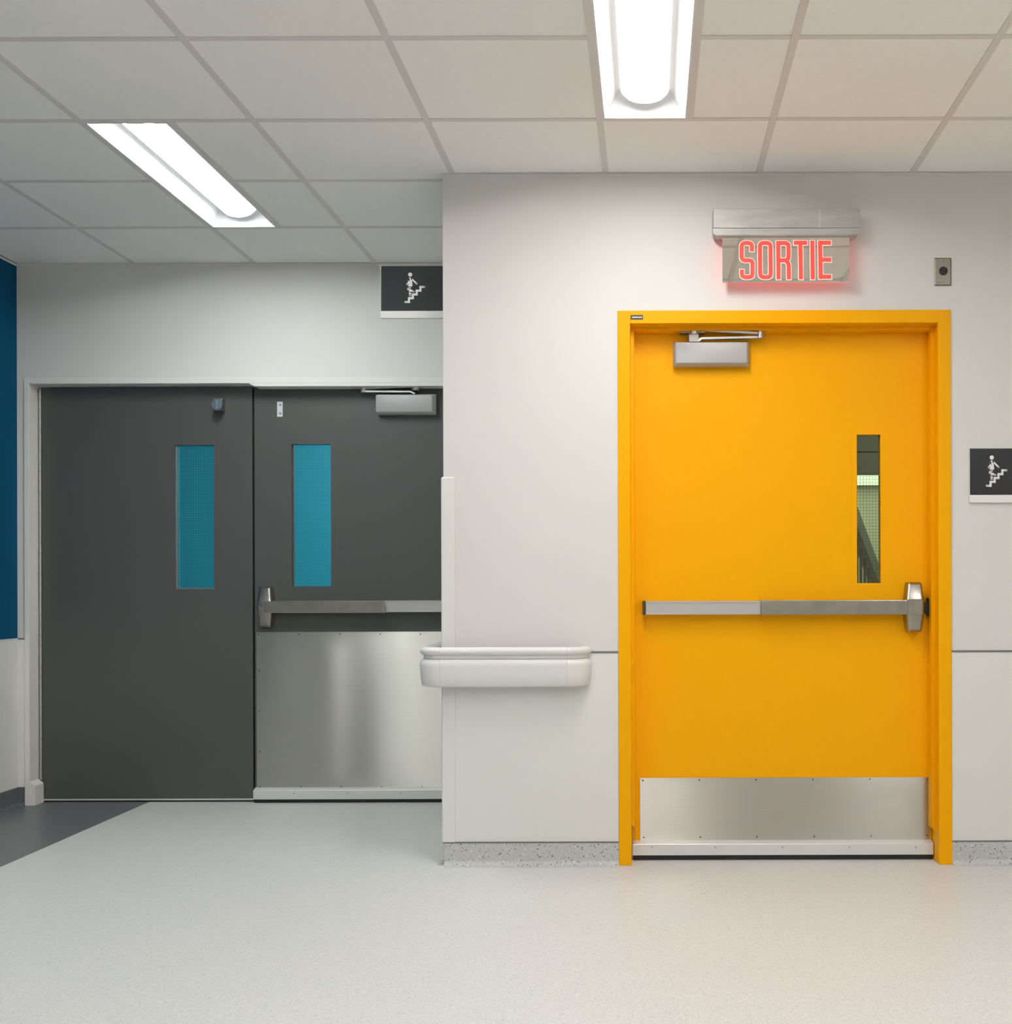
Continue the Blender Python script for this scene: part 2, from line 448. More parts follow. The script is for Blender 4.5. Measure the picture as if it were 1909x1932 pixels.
NAMES = {(-2, 1): 'lit recessed ceiling light nearest the grey double doors', (1, -1): 'lit recessed ceiling light above the corner of the yellow door',
         (-2, -4): 'added unseen recessed ceiling light above the left of the viewpoint on the blue wall side', (1, -5): 'added unseen recessed ceiling light right above the viewpoint', (1, -9): 'added unseen rearmost recessed ceiling light in the middle',
         (4, -3): 'added unseen recessed ceiling light outside the right of the picture', (-2, -8): 'added unseen rearmost recessed ceiling light on the blue wall side', (4, -7): 'added unseen rearmost recessed ceiling light on the right'}
for (k, j), tone in LIGHTS.items():
    troffer(k, j, tone, NAMES[(k, j)])

# ================================================================== helpers for hardware
def screw_src(loc, parent, r=0.0036, m='screw'):
    loc = Vector(loc)
    return obj('screw', MB().cyl(loc + Vector((0, 0.0005, 0)), loc + Vector((0, -0.0012, 0)), r, r * 0.75, 10), m, parent)
def screws(locs, parent, r=0.0036, m='screw'):
    src = screw_src(locs[0], parent, r, m)
    for l in locs[1:]:
        inst(src, Vector(l) + Vector((0, -0.00035, 0)), parent)

def wavy_plate(x0, x1, z0, z1, yface, amp, waves, nx=60, nz=16, seed=0):
    """thin sheet-metal plate facing -Y with slight real undulations; edges are held flat"""
    bm = bmesh.new(); rnd = random.Random(seed)
    ph = [(rnd.uniform(0, 6.28), rnd.uniform(0.7, 1.3)) for _ in range(4)]
    def hgt(u, v):
        e = min(1, min(u, 1 - u) * 14) * min(1, min(v, 1 - v) * 9)
        s = sum(a * math.sin(2 * math.pi * f * u + p + 0.7 * math.sin(2.2 * v + p)) for (f, a), (p, _) in zip(waves, ph))
        return amp * s * e
    G = [[bm.verts.new((x0 + (x1 - x0) * i / nx, yface - hgt(i / nx, j / nz), z0 + (z1 - z0) * j / nz)) for i in range(nx + 1)] for j in range(nz + 1)]
    for j in range(nz):
        for i in range(nx):
            bm.faces.new((G[j][i], G[j][i + 1], G[j + 1][i + 1], G[j + 1][i]))
    bt = 0.0016
    rim = [G[0][i] for i in range(nx + 1)] + [G[j][nx] for j in range(1, nz + 1)] + [G[nz][i] for i in range(nx - 1, -1, -1)] + [G[j][0] for j in range(nz - 1, 0, -1)]
    back = [bm.verts.new((v.co.x, yface + bt, v.co.z)) for v in rim]
    n = len(rim)
    for i in range(n):
        bm.faces.new((rim[(i + 1) % n], rim[i], back[i], back[(i + 1) % n]))
    uv = bm.loops.layers.uv.new('UVMap')
    for f in bm.faces:
        for lp in f.loops:
            lp[uv].uv = (lp.vert.co.z, -lp.vert.co.x)
    q = MB(); q.bm.free(); q.bm = bm
    return q

def rrect(cx, cz, w, h, y, r=0.008, n=4):
    pts = []
    for sx, sz, a0 in ((1, 1, 0), (-1, 1, 90), (-1, -1, 180), (1, -1, 270)):
        for i in range(n + 1):
            a = math.radians(a0 + 90 * i / n)
            pts.append(Vector((cx + sx * (w / 2 - r) + r * math.cos(a), y, cz + sz * (h / 2 - r) + r * math.sin(a))))
    return pts

def wire_mesh(x0, x1, z0, z1, y, pitch, r, m, parent):
    b = MB()
    n = int((x1 - x0) / pitch); ox = ((x1 - x0) - n * pitch) / 2
    for i in range(n + 1):
        x = x0 + ox + i * pitch
        b.box(x - r, x + r, y - r, y + r, z0, z1)
    k = int((z1 - z0) / pitch); oz = ((z1 - z0) - k * pitch) / 2
    for i in range(k + 1):
        z = z0 + oz + i * pitch
        b.box(x0, x1, y - 2 * r, y, z - r, z + r)
    o = obj('wire_mesh', b, m, parent); o['kind'] = 'stuff'
    return o

def leaf_with_lite(name, x0, x1, y0, z0, z1, gx0, gx1, gz0, gz1, m, parent):
    b = MB(); th = 0.045
    b.box(x0, gx0, y0, y0 + th, z0, z1).box(gx1, x1, y0, y0 + th, z0, z1)
    b.box(gx0, gx1, y0, y0 + th, z0, gz0).box(gx0, gx1, y0, y0 + th, gz1, z1)
    return obj(name, b, m, parent)

def closer(parent, face_px, base_px, y, m, shoe_px, elbow_px, pin_px, low_px, proud=0.052):
    """surface door closer: chamfered body, two arms, knuckles and soffit shoe (photo pixels at the closer's own depth)"""
    yf = y - proud
    def ring(px, Y):
        x0, x1, t, bt = px
        a, b = W(x0, t, Y), W(x1, bt, Y)
        return rrect((a.x + b.x) / 2, (a.z + b.z) / 2, b.x - a.x, a.z - b.z, Y, 0.005, 3)
    c = MB().loft([ring(base_px, y), ring(base_px, y - proud * 0.55), ring(face_px, yf + 0.002), ring([face_px[0] + 1, face_px[1] - 1, face_px[2] + 1, face_px[3] - 1], yf)])
    body = obj('door_closer', c, m, parent, smooth=True, label='silver surface door closer')
    yk = y - proud * 0.7
    sh, el, pin = W(*shoe_px, yk), W(*elbow_px, yk), W(*pin_px, yk)
    # knuckles
    obj('knuckle', MB().cyl(sh + Vector((0, 0, -0.013)), sh + Vector((0, 0, 0.013)), 0.0195).cyl(sh + Vector((0, 0, 0.013)), sh + Vector((0, 0, 0.018)), 0.015), 'aluminium', body, smooth=True)
    obj('knuckle', MB().cyl(el + Vector((0, 0, -0.013)), el + Vector((0, 0, 0.013)), 0.0165).cyl(el + Vector((0, 0, 0.013)), el + Vector((0, 0, 0.017)), 0.012), 'aluminium', body, smooth=True)
    d = (el - sh).normalized()
    obj('forearm', MB().bar(sh + d * 0.012 + Vector((0, 0, 0.006)), el - d * 0.010 + Vector((0, 0, 0.006)), 0.024, 0.009), 'aluminium', body)
    lo = [W(*p, yk) for p in low_px]
    arm = MB()
    for a, b in zip(lo, lo[1:]):
        arm.bar(a, b, 0.026, 0.008)
    obj('main_arm', arm, 'aluminium', body)
    return body

def panic_head(parent, cx, z0, z1, wmax, y, m='satin'):
    """barrel-shaped latch case: narrow at both ends, widest where the rail enters"""
    zc = (z0 + z1) / 2; hh = (z1 - z0) / 2
    rings = []
    for f, wf, df in ((-1.0, 0.60, 0.60), (-0.97, 0.72, 0.80), (-0.90, 0.80, 0.92), (-0.32, 0.97, 1.0), (-0.29, 1.0, 1.04), (0.29, 1.0, 1.04), (0.32, 0.97, 1.0), (0.90, 0.80, 0.92), (0.97, 0.72, 0.80), (1.0, 0.60, 0.60)):
        ww, dd = wmax * wf, 0.060 * df
        pts = []
        r = 0.012 if abs(f) < 0.95 else 0.008
        xs = cx
        for sx, a0 in ((1, 0), (-1, 90)):
            pass
        # cross-section: flat at the door, rounded front corners
        pts = [Vector((xs - ww / 2, y, zc + hh * f)), Vector((xs + ww / 2, y, zc + hh * f))]
        for i in range(6):
            a = math.pi / 2 * i / 5
            pts.append(Vector((xs + ww / 2 - r + r * math.cos(a), y - dd + r - r * math.sin(a), zc + hh * f)))
        for i in range(6):
            a = math.pi / 2 * (1 - i / 5)
            pts.append(Vector((xs - ww / 2 + r - r * math.cos(a), y - dd + r - r * math.sin(a), zc + hh * f)))
        rings.append(pts)
    return obj('latch_case', MB().loft(rings), m, parent, smooth=True)

# ================================================================== YELLOW DOOR
YF = D1 - 0.008                       # frame face
YS = D1 + 0.050                       # face of the stop
YD = 4.700                            # face of the leaf
SX0, SX1, SZ = FIX0 + 0.0150, FIX1 - 0.0150, FIZ - 0.0150
fr = MB()
fr.box(FOX0, FIX0, YF, D1 + 0.158, 0, FOZ, 0.0015, 1)
fr.box(FIX1, FOX1, YF, D1 + 0.158, 0, FOZ, 0.0015, 1)
fr.box(FIX0 - 0.001, FIX1 + 0.001, YF, D1 + 0.158, FIZ, FOZ, 0.0015, 1)
trim1 = obj('trim_1', fr, 'yellow'); tag(trim1, 'yellow painted steel frame of the yellow door', 'door frame', kind=S)
obj('stop', MB().prism([(FIX0, 0.150), (SX0, 0.133), (SX0, SZ), (FIX0, SZ)], 'y', YS, YD - 0.0015), 'yellow', trim1)
obj('stop', MB().prism([(FIX1, 0.118), (FIX1, SZ), (SX1, SZ), (SX1, 0.133)], 'y', YS, YD - 0.0015), 'yellow', trim1)
obj('stop', MB().box(FIX0, FIX1, YS, YD - 0.0015, SZ, FIZ), 'yellow', trim1)
a, b = W(1189.5, 594.5, YF), W(1213, 603, YF)
pl = obj('rating_plate', MB().box(a.x, b.x, YF - 0.0012, YF, b.z, a.z), 'black', trim1, label='tiny black plate with pale lettering')
lt = MB(); zz = (a.z + b.z) / 2
for x, hh, wd in ((0.10, .36, .05), (0.19, .30, .05), (0.25, .24, .10), (0.37, .26, .12), (0.52, .40, .04), (0.62, .36, .05), (0.68, .34, .04), (0.76, .26, .07), (0.86, .34, .035)):
    xx = a.x + (b.x - a.x) * (x + 0.03); h2 = (a.z - b.z) * hh / 2
    lt.box(xx, xx + (b.x - a.x) * wd, YF - 0.0016, YF - 0.0011, zz - h2, zz + h2)
obj('plate_lettering', lt, 'sign_white', pl)

door1 = thing('door_1', ((FIX0 + FIX1) / 2, YD, 0.0), 'yellow door with a narrow wired-glass window and a push bar', 'door', kind=S)
ga, gb = W(1616, 820, YD), W(1661.5, 1100, YD)
LX0, LX1 = FIX0 + 0.003, FIX1 - 0.003
leaf_with_lite('door_leaf', LX0, LX1, YD, 0.022, FIZ - 0.004, ga.x, gb.x, gb.z, ga.z, 'yellow', door1)
lf = MB(); e = 0.022
lf.box(ga.x - e, ga.x, YD - 0.0012, YD, gb.z - e, ga.z + e).box(gb.x, gb.x + e * 0.6, YD - 0.0012, YD, gb.z - e, ga.z + e)
lf.box(ga.x, gb.x, YD - 0.0012, YD, gb.z - e, gb.z).box(ga.x, gb.x, YD - 0.0012, YD, ga.z, ga.z + e)
obj('glazing_frame', lf, 'yellow', door1)
g = obj('glass_pane', MB().box(ga.x, gb.x, YD + 0.018, YD + 0.024, gb.z, ga.z), 'glass_green', door1, label='narrow wired glass pane with the stairwell behind')
wire_mesh(ga.x, gb.x, gb.z, ga.z, YD + 0.0165, 0.0127, 0.00045, 'wire_dark', g)
# kick plate
ka, kb = W(1207.5, 1467.5, YD), W(1757, 1586, YD)
kp = obj('kick_plate', wavy_plate(ka.x, SX1 + 0.006, kb.z, ka.z, YD - 0.0030, 0.0012, [(0.9, 1.0), (1.8, 0.5), (0.5, 0.6)], 50, 12, 5), 'brushed', door1, smooth=True, label='brushed stainless kick plate')
screws([W(x, 1472.5 - 0.006 * (x - 1212), YD - 0.0034) for x in (1212.5, 1319, 1426, 1533.5, 1641, 1749)] +
       [W(x, 1580 - 0.006 * (x - 1214), YD - 0.0034) for x in (1214.5, 1321, 1428, 1536, 1643, 1749)], kp)
# door sweep
def sweep(parent, x0, x1, y, zt, zm, zb, screw_x, px_y):
    pr = [(y + 0.0, zt), (y - 0.006, zt), (y - 0.036, zm), (y - 0.038, zm - 0.002), (y - 0.038, zb), (y, zb)]
    s = obj('door_sweep', MB().prism(pr, 'x', x0, x1), 'alu_sweep', parent, label='aluminium door sweep along the bottom edge')
    obj('gap_block', MB().box(x0 + 0.002, x1 - 0.002, y - 0.030, y - 0.008, 0.0015, zb), 'black', s)  # black strip added under the sweep to darken the gap and stop light
    screws([W(px, px_y, y - 0.0385) for px in screw_x], s, 0.0032, 'steel_dark')
    return s
sweep(door1, FIX0 + 0.004, FIX1 - 0.004, YD - 0.0005, 0.074, 0.0665, 0.0215, (1230, 1349, 1476, 1602, 1728), 1598.5)
# push bar
pb0, pb1 = W(1212, 1135, YD - 0.03), W(1735, 1161, YD - 0.03)
zc = EYE + (1100 - 1147.0) / F_PX * 4.65
RH = 0.0275
rail = MB()
xa, xb, xc = W(1217.5, 1147, YD - 0.05).x, W(1437, 1147, YD - 0.05).x, W(1712, 1147, YD - 0.05).x
rail.box(xa, xb + 0.01, YD - 0.046, YD, zc - RH, zc + RH, 0.002, 1)
rail.box(xa, xb + 0.01, YD - 0.050, YD - 0.045, zc + RH - 0.008, zc + RH, 0.001, 1).box(xa, xb + 0.01, YD - 0.050, YD - 0.045, zc - RH, zc - RH + 0.006, 0.001, 1)
bar = obj('push_bar', rail, 'aluminium', door1, label='stainless push bar across the yellow door')
obj('end_cap', MB().box(W(1212, 1147, YD - 0.045).x, xa, YD - 0.048, YD, zc - RH - 0.001, zc + RH + 0.001, 0.003), 'brown_plastic', bar)
obj('touch_pad', MB().box(xb, xc, YD - 0.060, YD - 0.002, zc - RH - 0.0015, zc + RH + 0.002, 0.003), 'satin', bar)
obj('pad_collar', MB().box(xb - 0.004, xb + 0.012, YD - 0.062, YD - 0.002, zc - RH - 0.0025, zc + RH + 0.003, 0.003), 'satin', bar)
h0, h1 = W(1725, 1193, YD - 0.05), W(1725, 1098, YD - 0.05)
panic_head(bar, W(1724.5, 1147, YD - 0.04).x, h0.z, h1.z, 0.074, YD)
q0, q1 = W(1741, 1135, YD - 0.02), W(1750, 1157, YD - 0.02)
obj('latch_bolt', MB().box(q0.x, q1.x, YD - 0.026, YD - 0.004, q1.z, q0.z, 0.002), 'black', bar)
q0, q1 = W(1749, 1128.5, YD - 0.012), W(1754, 1163, YD - 0.012)
obj('strike', MB().box(SX1 - 0.007, SX1, YD - 0.030, YD - 0.004, q1.z, q0.z, 0.001), 'black', trim1)
# closer
c1 = closer(door1, (1274.5, 1409.5, 646, 685), (1269.5, 1413, 646, 692), YD, 'closer_silver', (1308.5, 625.5), (1433.5, 632.5), (1316, 640),
            [(1316, 645), (1323, 639.5), (1430, 637)])
a, b = W(1299, 631, YD - 0.036), W(1318, 647, YD - 0.036)
obj('arm_bracket', MB().box(a.x, b.x, YD - 0.05, YD - 0.015, b.z, a.z, 0.003), 'steel_dark', c1)
a, b = W(1283, 624, YD - 0.03), W(1330, 629, YD - 0.03)
obj('soffit_shoe', MB().box(a.x, b.x, YD - 0.045, YD - 0.003, SZ - 0.0065, SZ - 0.0005, 0.001), 'steel_dark', c1)

# ================================================================== GREY DOUBLE DOORS
YG = 5.945                            # face of both leaves
YGF = D2 - 0.008
fr = MB()
fr.box(GX0, GIX, YGF, D2 + 0.158, 0, GZ, 0.0015, 1)
fr.box(GXR - 0.035, GXR, YGF, D2 + 0.158, 0, GZ, 0.0015, 1)
fr.box(GIX, GXR - 0.035, YGF, D2 + 0.158, GIZ, GZ, 0.0015, 1)
trim2 = obj('trim_2', fr, 'frame_white'); tag(trim2, 'off-white steel frame of the grey double doors', 'door frame', kind=S)
MX = W(478.5, 1100, YG).x             # meeting line
xs = W(469, 725, YGF).x
zr = W(650, 728.5, YGF).z
obj('header_stop', MB().prism([(xs, GIZ + 0.001), (xs + 0.026, zr), (GXR - 0.035, zr), (GXR - 0.035, GIZ + 0.001)], 'y', YGF, YG - 0.002, 0.001), 'frame_white', trim2)
pf = W(65.6, 1490, YGF).x
obj('jamb_foot', MB().prism([(GIX - 0.001, 0), (pf, 0), (pf, 0.100), (GIX - 0.001, 0.122)], 'y', YGF + 0.0005, YG - 0.004, 0.0015), 'frame_white', trim2)

def lite(parent, px, m_wire):
    a, b = W(px[0], px[1], YG), W(px[2], px[3], YG)
    return a, b
# left leaf
door2 = thing('door_2', ((W(78, 1100, YG).x + MX) / 2, YG, 0), 'grey left door leaf with a long hinge and wired-glass window', 'door', kind=S)
L0, L1 = W(79, 1100, YG).x, MX - 0.005
a, b = W(329.5, 840, YG), W(404, 1111, YG)
leaf_with_lite('door_leaf', L0, L1, YG, 0.012, GIZ - 0.004, a.x, b.x, b.z, a.z, 'door_grey', door2)
def lite_parts(door, a, b, wm, bead):
    f = MB(); e = 0.024; yy = YG - 0.0015
    f.box(a.x - e, a.x, yy, YG, b.z - e, a.z + e).box(b.x, b.x + e * 0.8, yy, YG, b.z - e, a.z + e)
    f.box(a.x, b.x, yy, YG, b.z - e, b.z).box(a.x, b.x, yy, YG, a.z, a.z + e)
    obj('glazing_frame', f, 'door_grey', door)
    g = obj('glass_pane', MB().box(a.x, b.x, YG + 0.019, YG + 0.025, b.z, a.z), 'glass', door, label='teal wired glass pane')
    wire_mesh(a.x, b.x, b.z, a.z, YG + 0.0175, 0.0127, 0.0005, wm, g)
    bd = MB().box(a.x, a.x + 0.006, YG + 0.012, YG + 0.018, b.z, a.z).box(a.x, b.x, YG + 0.010, YG + 0.018, b.z, b.z + 0.005)
    obj('glazing_bead', bd, bead, g)
lite_parts(door2, a, b, 'wire', 'bead')
obj('bottom_seal', MB().box(L0, L1, YG - 0.004, YG, 0.010, 0.017), 'alu_sweep', door2)
obj('gap_block', MB().box(L0, L1, YG, YG + 0.03, 0.0015, 0.0118), 'black', door2)  # black strip added behind the seal, blocks corridor light at the floor
hz0, hz1 = 0.118, GIZ - 0.012
hx0, hx1 = W(73.2, 1100, YG - 0.012).x, L0 + 0.001
hn = 38; hp = (hz1 - hz0) / hn
hinge = obj('hinge_strip', MB().box(hx0 - 0.004, hx1, YG - 0.004, YG + 0.01, hz0, hz1), 'steel_dark', door2, label='full-height piano hinge')
kx = (hx0 + hx1) / 2; kr = (hx1 - hx0) / 2 * 0.9
src = obj('hinge_knuckle', MB().cyl((kx, YG - 0.006, hz0 + 0.0012), (kx, YG - 0.006, hz0 + hp - 0.0012), kr, seg=10), 'hinge', hinge, smooth=True)
for i in range(1, hn):
    inst(src, (kx, YG - 0.006, hz0 + hp * (i + 0.5)), hinge)
# magnetic hold-open armature
a, b = W(408, 754.5, YG), W(425, 777, YG)
blk = MB().box(a.x, b.x, YG - 0.045, YG, b.z, a.z, 0.003)
hold = obj('hold_open_magnet', blk, 'steel_dark', door2, label='small metal hold-open catch with a round disc')
c = W(409, 763, YG - 0.075)
obj('disc', MB().cyl(c, c + Vector((0, 0.012, 0)), 0.027, seg=28).cyl(c + Vector((0, 0.012, 0)), c + Vector((0.006, 0.034, -0.004)), 0.012), 'zinc', hold, smooth=True)
sp = [c + Vector((0, 0, dz)) for dz in (0.0135, 0, -0.0135)]
screws(sp, hold, 0.003, 'zinc_flat')
# right leaf
door3 = thing('door_3', ((MX + GXR) / 2, YG, 0), 'grey right door leaf with a push bar and steel protection plate', 'door', kind=S)
R0, R1 = MX + 0.006, GXR - 0.038
a, b = W(550.5, 838, YG), W(624.5, 1108, YG)
leaf_with_lite('door_leaf', R0, R1, YG, 0.022, GIZ - 0.006, a.x, b.x, b.z, a.z, 'door_grey', door3)
lite_parts(door3, a, b, 'wire', 'door_grey')
obj('meeting_gap_block', MB().box(MX - 0.02, MX + 0.02, YG + 0.046, YG + 0.052, 0.01, GIZ - 0.004), 'black', door3)  # black strip added behind the gap to block corridor light and keep it dark
pa, pbm = W(484, 1192.5, YG), W(834, 1490, YG)
pp = obj('protection_plate', wavy_plate(pa.x, R1 - 0.01, pbm.z, pa.z, YG - 0.0040, 0.0021, [(1.4, 1.0), (3.1, 0.55), (5.3, 0.25), (0.7, 0.6)], 90, 20, 3), 'brushed_light', door3, smooth=True, label='tall wavy stainless protection plate')
screws([W(x, 1196.5, YG - 0.0048) for x in (487.5, 564, 641, 717, 793)] + [W(x, y, YG - 0.0048) for x, y in ((488.5, 1265), (489, 1342), (490, 1418))] +
       [W(x, 1484.5, YG - 0.0048) for x in (490.5, 567, 643.5, 719.5, 796)], pp)
sweep(door3, R0 + 0.002, R1, YG - 0.0005, 0.0745, 0.066, 0.0190, (555, 655, 755), 1497)
zc = W(600, 1145, YG - 0.05).z; RH = 0.031
xa, xb, xc = W(500, 1145, YG - 0.05).x, W(725, 1145, YG - 0.05).x, R1 - 0.04
rail = MB().box(xb - 0.01, xc, YG - 0.050, YG, zc - RH + 0.003, zc + RH, 0.002, 1)
rail.box(xb - 0.01, xc, YG - 0.054, YG - 0.049, zc + RH - 0.008, zc + RH, 0.001, 1).box(xb - 0.01, xc, YG - 0.054, YG - 0.049, zc - RH + 0.003, zc - RH + 0.010, 0.001, 1)
bar = obj('push_bar', rail, 'aluminium', door3, label='stainless push bar across the grey right leaf')
obj('touch_pad', MB().box(xa, xb - 0.003, YG - 0.066, YG - 0.002, zc - RH, zc + RH, 0.003), 'satin', bar)
obj('pad_collar', MB().prism([(xb - 0.003, zc - RH), (xb + 0.007, zc - RH), (xb + 0.007, zc + 0.004), (xb + 0.001, zc + RH), (xb - 0.003, zc + RH)], 'y', YG - 0.068, YG - 0.002, 0.001), 'satin', bar)
h0, h1 = W(500, 1183.5, YG - 0.05), W(500, 1107, YG - 0.05)
panic_head(bar, W(501, 1145, YG - 0.04).x, h0.z, h1.z, 0.076, YG)
closer(door3, (709, 815.5, 745, 777), (712, 823, 744, 783), YG, 'closer_silver', (783.5, 732), (686, 735.5), (783, 740), [(690, 739), (775, 739.5), (783, 743.5)], proud=0.058)
sh = W(800, 730, YG - 0.03)
a, b = W(523, 758, YG), W(533.5, 786.5, YG)
ct = obj('contact_plate', MB().box(a.x, b.x, YG - 0.004, YG, b.z, a.z, 0.001), 'zinc_flat', door3, label='small pale metal plate with two screws')
screws([W(528.5, 764, YG - 0.0045), W(528.5, 780, YG - 0.0045)], ct, 0.0058, 'steel_dark')

# ================================================================== CORNER GUARD AND HANDRAIL
gt = 0.009; gz0, gz1 = BZ + 0.006, W(845, 900, D1).z
pr = [(XR - gt, D1 + 0.045), (XR - gt, D1 - gt + 0.007)]
for i in range(5):
    t = math.pi + math.pi / 2 * i / 4
    pr.append((XR - gt + 0.007 + 0.007 * math.cos(t), D1 - gt + 0.007 + 0.007 * math.sin(t)))
pr += [(XR + 0.0445, D1 - gt), (XR + 0.046, D1 - gt + 0.0025), (XR + 0.046, D1 - 0.0005), (XR - 0.0005, D1 - 0.0005), (XR - 0.0005, D1 + 0.045)]
cg = MB().prism(pr, 'z', gz0, gz1 - 0.006)
ins = lambda p: (p[0] + (0.004 if p[0] < XR - 0.004 else 0), p[1] + (0.005 if p[1] < D1 - 0.004 else 0))
cg.loft([[Vector((x, y, gz1 - 0.006)) for x, y in pr], [Vector((*ins(p), gz1)) for p in pr]])
g = obj('corner_guard', cg, 'vinyl_panel'); tag(g, 'off-white plastic guard covering the lower wall corner', 'corner guard')

hr = thing('handrail', (-0.5, D1, 0.72), 'off-white wall handrail with rounded ends wrapping the corner', 'handrail')
BUMP = [(.040, .7165), (.076, .7150), (.082, .7175), (.0865, .7235), (.0915, .757), (.0945, .797), (.0945, .806), (.092, .813), (.083, .8225), (.070, .8255), (.040, .8255)]
GRIP = [(.054, .8255), (.078, .8255), (.0785, .8355)]
for i in range(15):
    t = math.radians(-75 + 330 * i / 14)
    GRIP.append((.0715 + .0225 * math.cos(t), .8545 + .0165 * math.sin(t)))
GRIP += [(.054, .8385)]
def path_straight_y(ya, yb, n=2):
    return [((XR, ya + (yb - ya) * i / (n - 1)), (-1, 0)) for i in range(n)]
def path_corner(n=13):
    return [((XR, D1), (-math.cos(math.pi / 2 * i / (n - 1)), -math.sin(math.pi / 2 * i / (n - 1)))) for i in range(n)]
XEND = -0.322
def path_straight_x(xa, xb, n=2):
    return [((xa + (xb - xa) * i / (n - 1), D1), (0, -1)) for i in range(n)]
def path_end(n=13):
    return [((XEND, D1), (math.sin(math.pi / 2 * i / (n - 1)), -math.cos(math.pi / 2 * i / (n - 1)))) for i in range(n)]
def sweep_profile(path, prof):
    return MB().loft([[Vector((p[0] + nrm[0] * d, p[1] + nrm[1] * d, z)) for d, z in prof] for p, nrm in path])
g = 0.0006
for nm, pth in (('rail_section', path_straight_y(D2 - 0.35, D1 + 0.001)), ('corner_piece', path_corner()), ('rail_section', path_straight_x(XR + g, XEND - g)), ('end_piece', path_end())):
    bmp = obj(nm, sweep_profile(pth, BUMP), 'rail_vinyl', hr, smooth=True)
    obj('grip', sweep_profile(pth, GRIP), 'rail_vinyl', bmp, smooth=True)
for px in (886, 1027):
    x = W(px, 1300, D1 - 0.04).x
    obj('bracket', MB().box(x - 0.022, x + 0.022, D1 - 0.045, D1 - 0.003, .722, .812, 0.003), 'rail_vinyl', hr)

# ================================================================== EXIT SIGN
YP = D1 - 0.062                        # front of the hanging panel
YH = D1 - 0.078                        # front of the housing
es = thing('exit_sign', (W(1483, 440, D1).x, D1, 2.3), 'illuminated exit sign reading SORTIE in red letters', 'sign')
a, b = W(1345.5, 394, YH), W(1621.5, 429.5, YH)
obj('housing', MB().box(a.x, b.x, YH, D1 - 0.001, b.z, a.z, 0.0015, 1), 'exit_alu', es)
c, d = W(1345, 431, YH), W(1621, 443.5, YH)
pr = [(c.x, c.z), (d.x, c.z), (d.x, d.z + 0.012), (d.x - 0.004, d.z + 0.004), (d.x - 0.012, d.z), (c.x + 0.012, d.z), (c.x + 0.004, d.z + 0.004), (c.x, d.z + 0.012)]
obj('lower_trim', MB().prism(pr, 'y', YH - 0.001, YH + 0.055, 0.0015), 'exit_alu', es)
obj('access_seam', MB().box(W(1546, 410, YH).x, W(1546.7, 410, YH).x, YH - 0.0003, YH + 0.001, b.z, a.z - 0.002), 'sign_white', es)
a, b = W(1362.5, 445.5, YP), W(1602.5, 532.5, YP)
panel = obj('face_panel', MB().box(a.x, b.x, YP, YP + 0.002, b.z, a.z + 0.003), 'exit_mirror', es, label='mirror-finish sign face')
obj('light_guide', MB().box(a.x + 0.0015, b.x - 0.0012, YP + 0.0022, YP + 0.009, b.z + 0.001, a.z + 0.003), 'exit_guide', panel, label='red glowing acrylic sheet behind the face')

def fillet(pts, r, closed=False, n=7):
    out = []; N = len(pts)
    for i, p in enumerate(pts):
        p = Vector(p)
        if not closed and i in (0, N - 1): out.append(p); continue
        a = Vector(pts[i - 1]); b = Vector(pts[(i + 1) % N])
        da, db = (a - p), (b - p); rr = min(r, da.length / 2, db.length / 2)
        p0, p1 = p + da.normalized() * rr, p + db.normalized() * rr
        for k in range(n + 1):
            t = k / n
            out.append(p0 * (1 - t) ** 2 * 1.0 + p * 2 * t * (1 - t) + p1 * t ** 2)
    return out
def stroke2d(pts, w, closed=False, ext=0.0):
    """left and right offset lines of a polyline"""
    P = [Vector(p) for p in pts]; n = len(P); A = []; B = []
    if ext and not closed:
        P[0] = P[0] + (P[0] - P[1]).normalized() * ext; P[-1] = P[-1] + (P[-1] - P[-2]).normalized() * ext
    for i in range(n):
        if closed: d0, d1 = (P[i] - P[i - 1]).normalized(), (P[(i + 1) % n] - P[i]).normalized()
        else:
            d0 = (P[i] - P[i - 1]).normalized() if i else (P[1] - P[0]).normalized()
            d1 = (P[i + 1] - P[i]).normalized() if i < n - 1 else d0
        t = (d0 + d1); t = t.normalized() if t.length > 1e-6 else d1
        nr = Vector((-t.y, t.x)); k = 1 / max(0.5, nr.dot(Vector((-d0.y, d0.x))))
        A.append(P[i] + nr * w / 2 * k); B.append(P[i] - nr * w / 2 * k)
    return A, B
def stroke_solid(mb, pts, w, to3, y0, y1, closed=False, ext=0.0):
    A, B = stroke2d(pts, w, closed, ext)
    tmp = bmesh.new(); n = len(A)
    V = [[tmp.verts.new((*to3(q, y0),)) for q in A], [tmp.verts.new((*to3(q, y0),)) for q in B], [tmp.verts.new((*to3(q, y1),)) for q in A], [tmp.verts.new((*to3(q, y1),)) for q in B]]
    rng = range(n) if closed else range(n - 1)
    for i in rng:
        j = (i + 1) % n
        tmp.faces.new((V[0][i], V[0][j], V[1][j], V[1][i])); tmp.faces.new((V[2][i], V[3][i], V[3][j], V[2][j]))
        tmp.faces.new((V[0][i], V[2][i], V[2][j], V[0][j])); tmp.faces.new((V[1][i], V[1][j], V[3][j], V[3][i]))
    if not closed:
        for i in (0, n - 1):
            tmp.faces.new((V[0][i], V[1][i], V[3][i], V[2][i]))
    mb.add(tmp)
def exit3(q, y):
    p = W(1340 + q.x / 6.363, 380 + q.y / 6.363, YP)
    return (p.x, y, p.z)
fl = 46
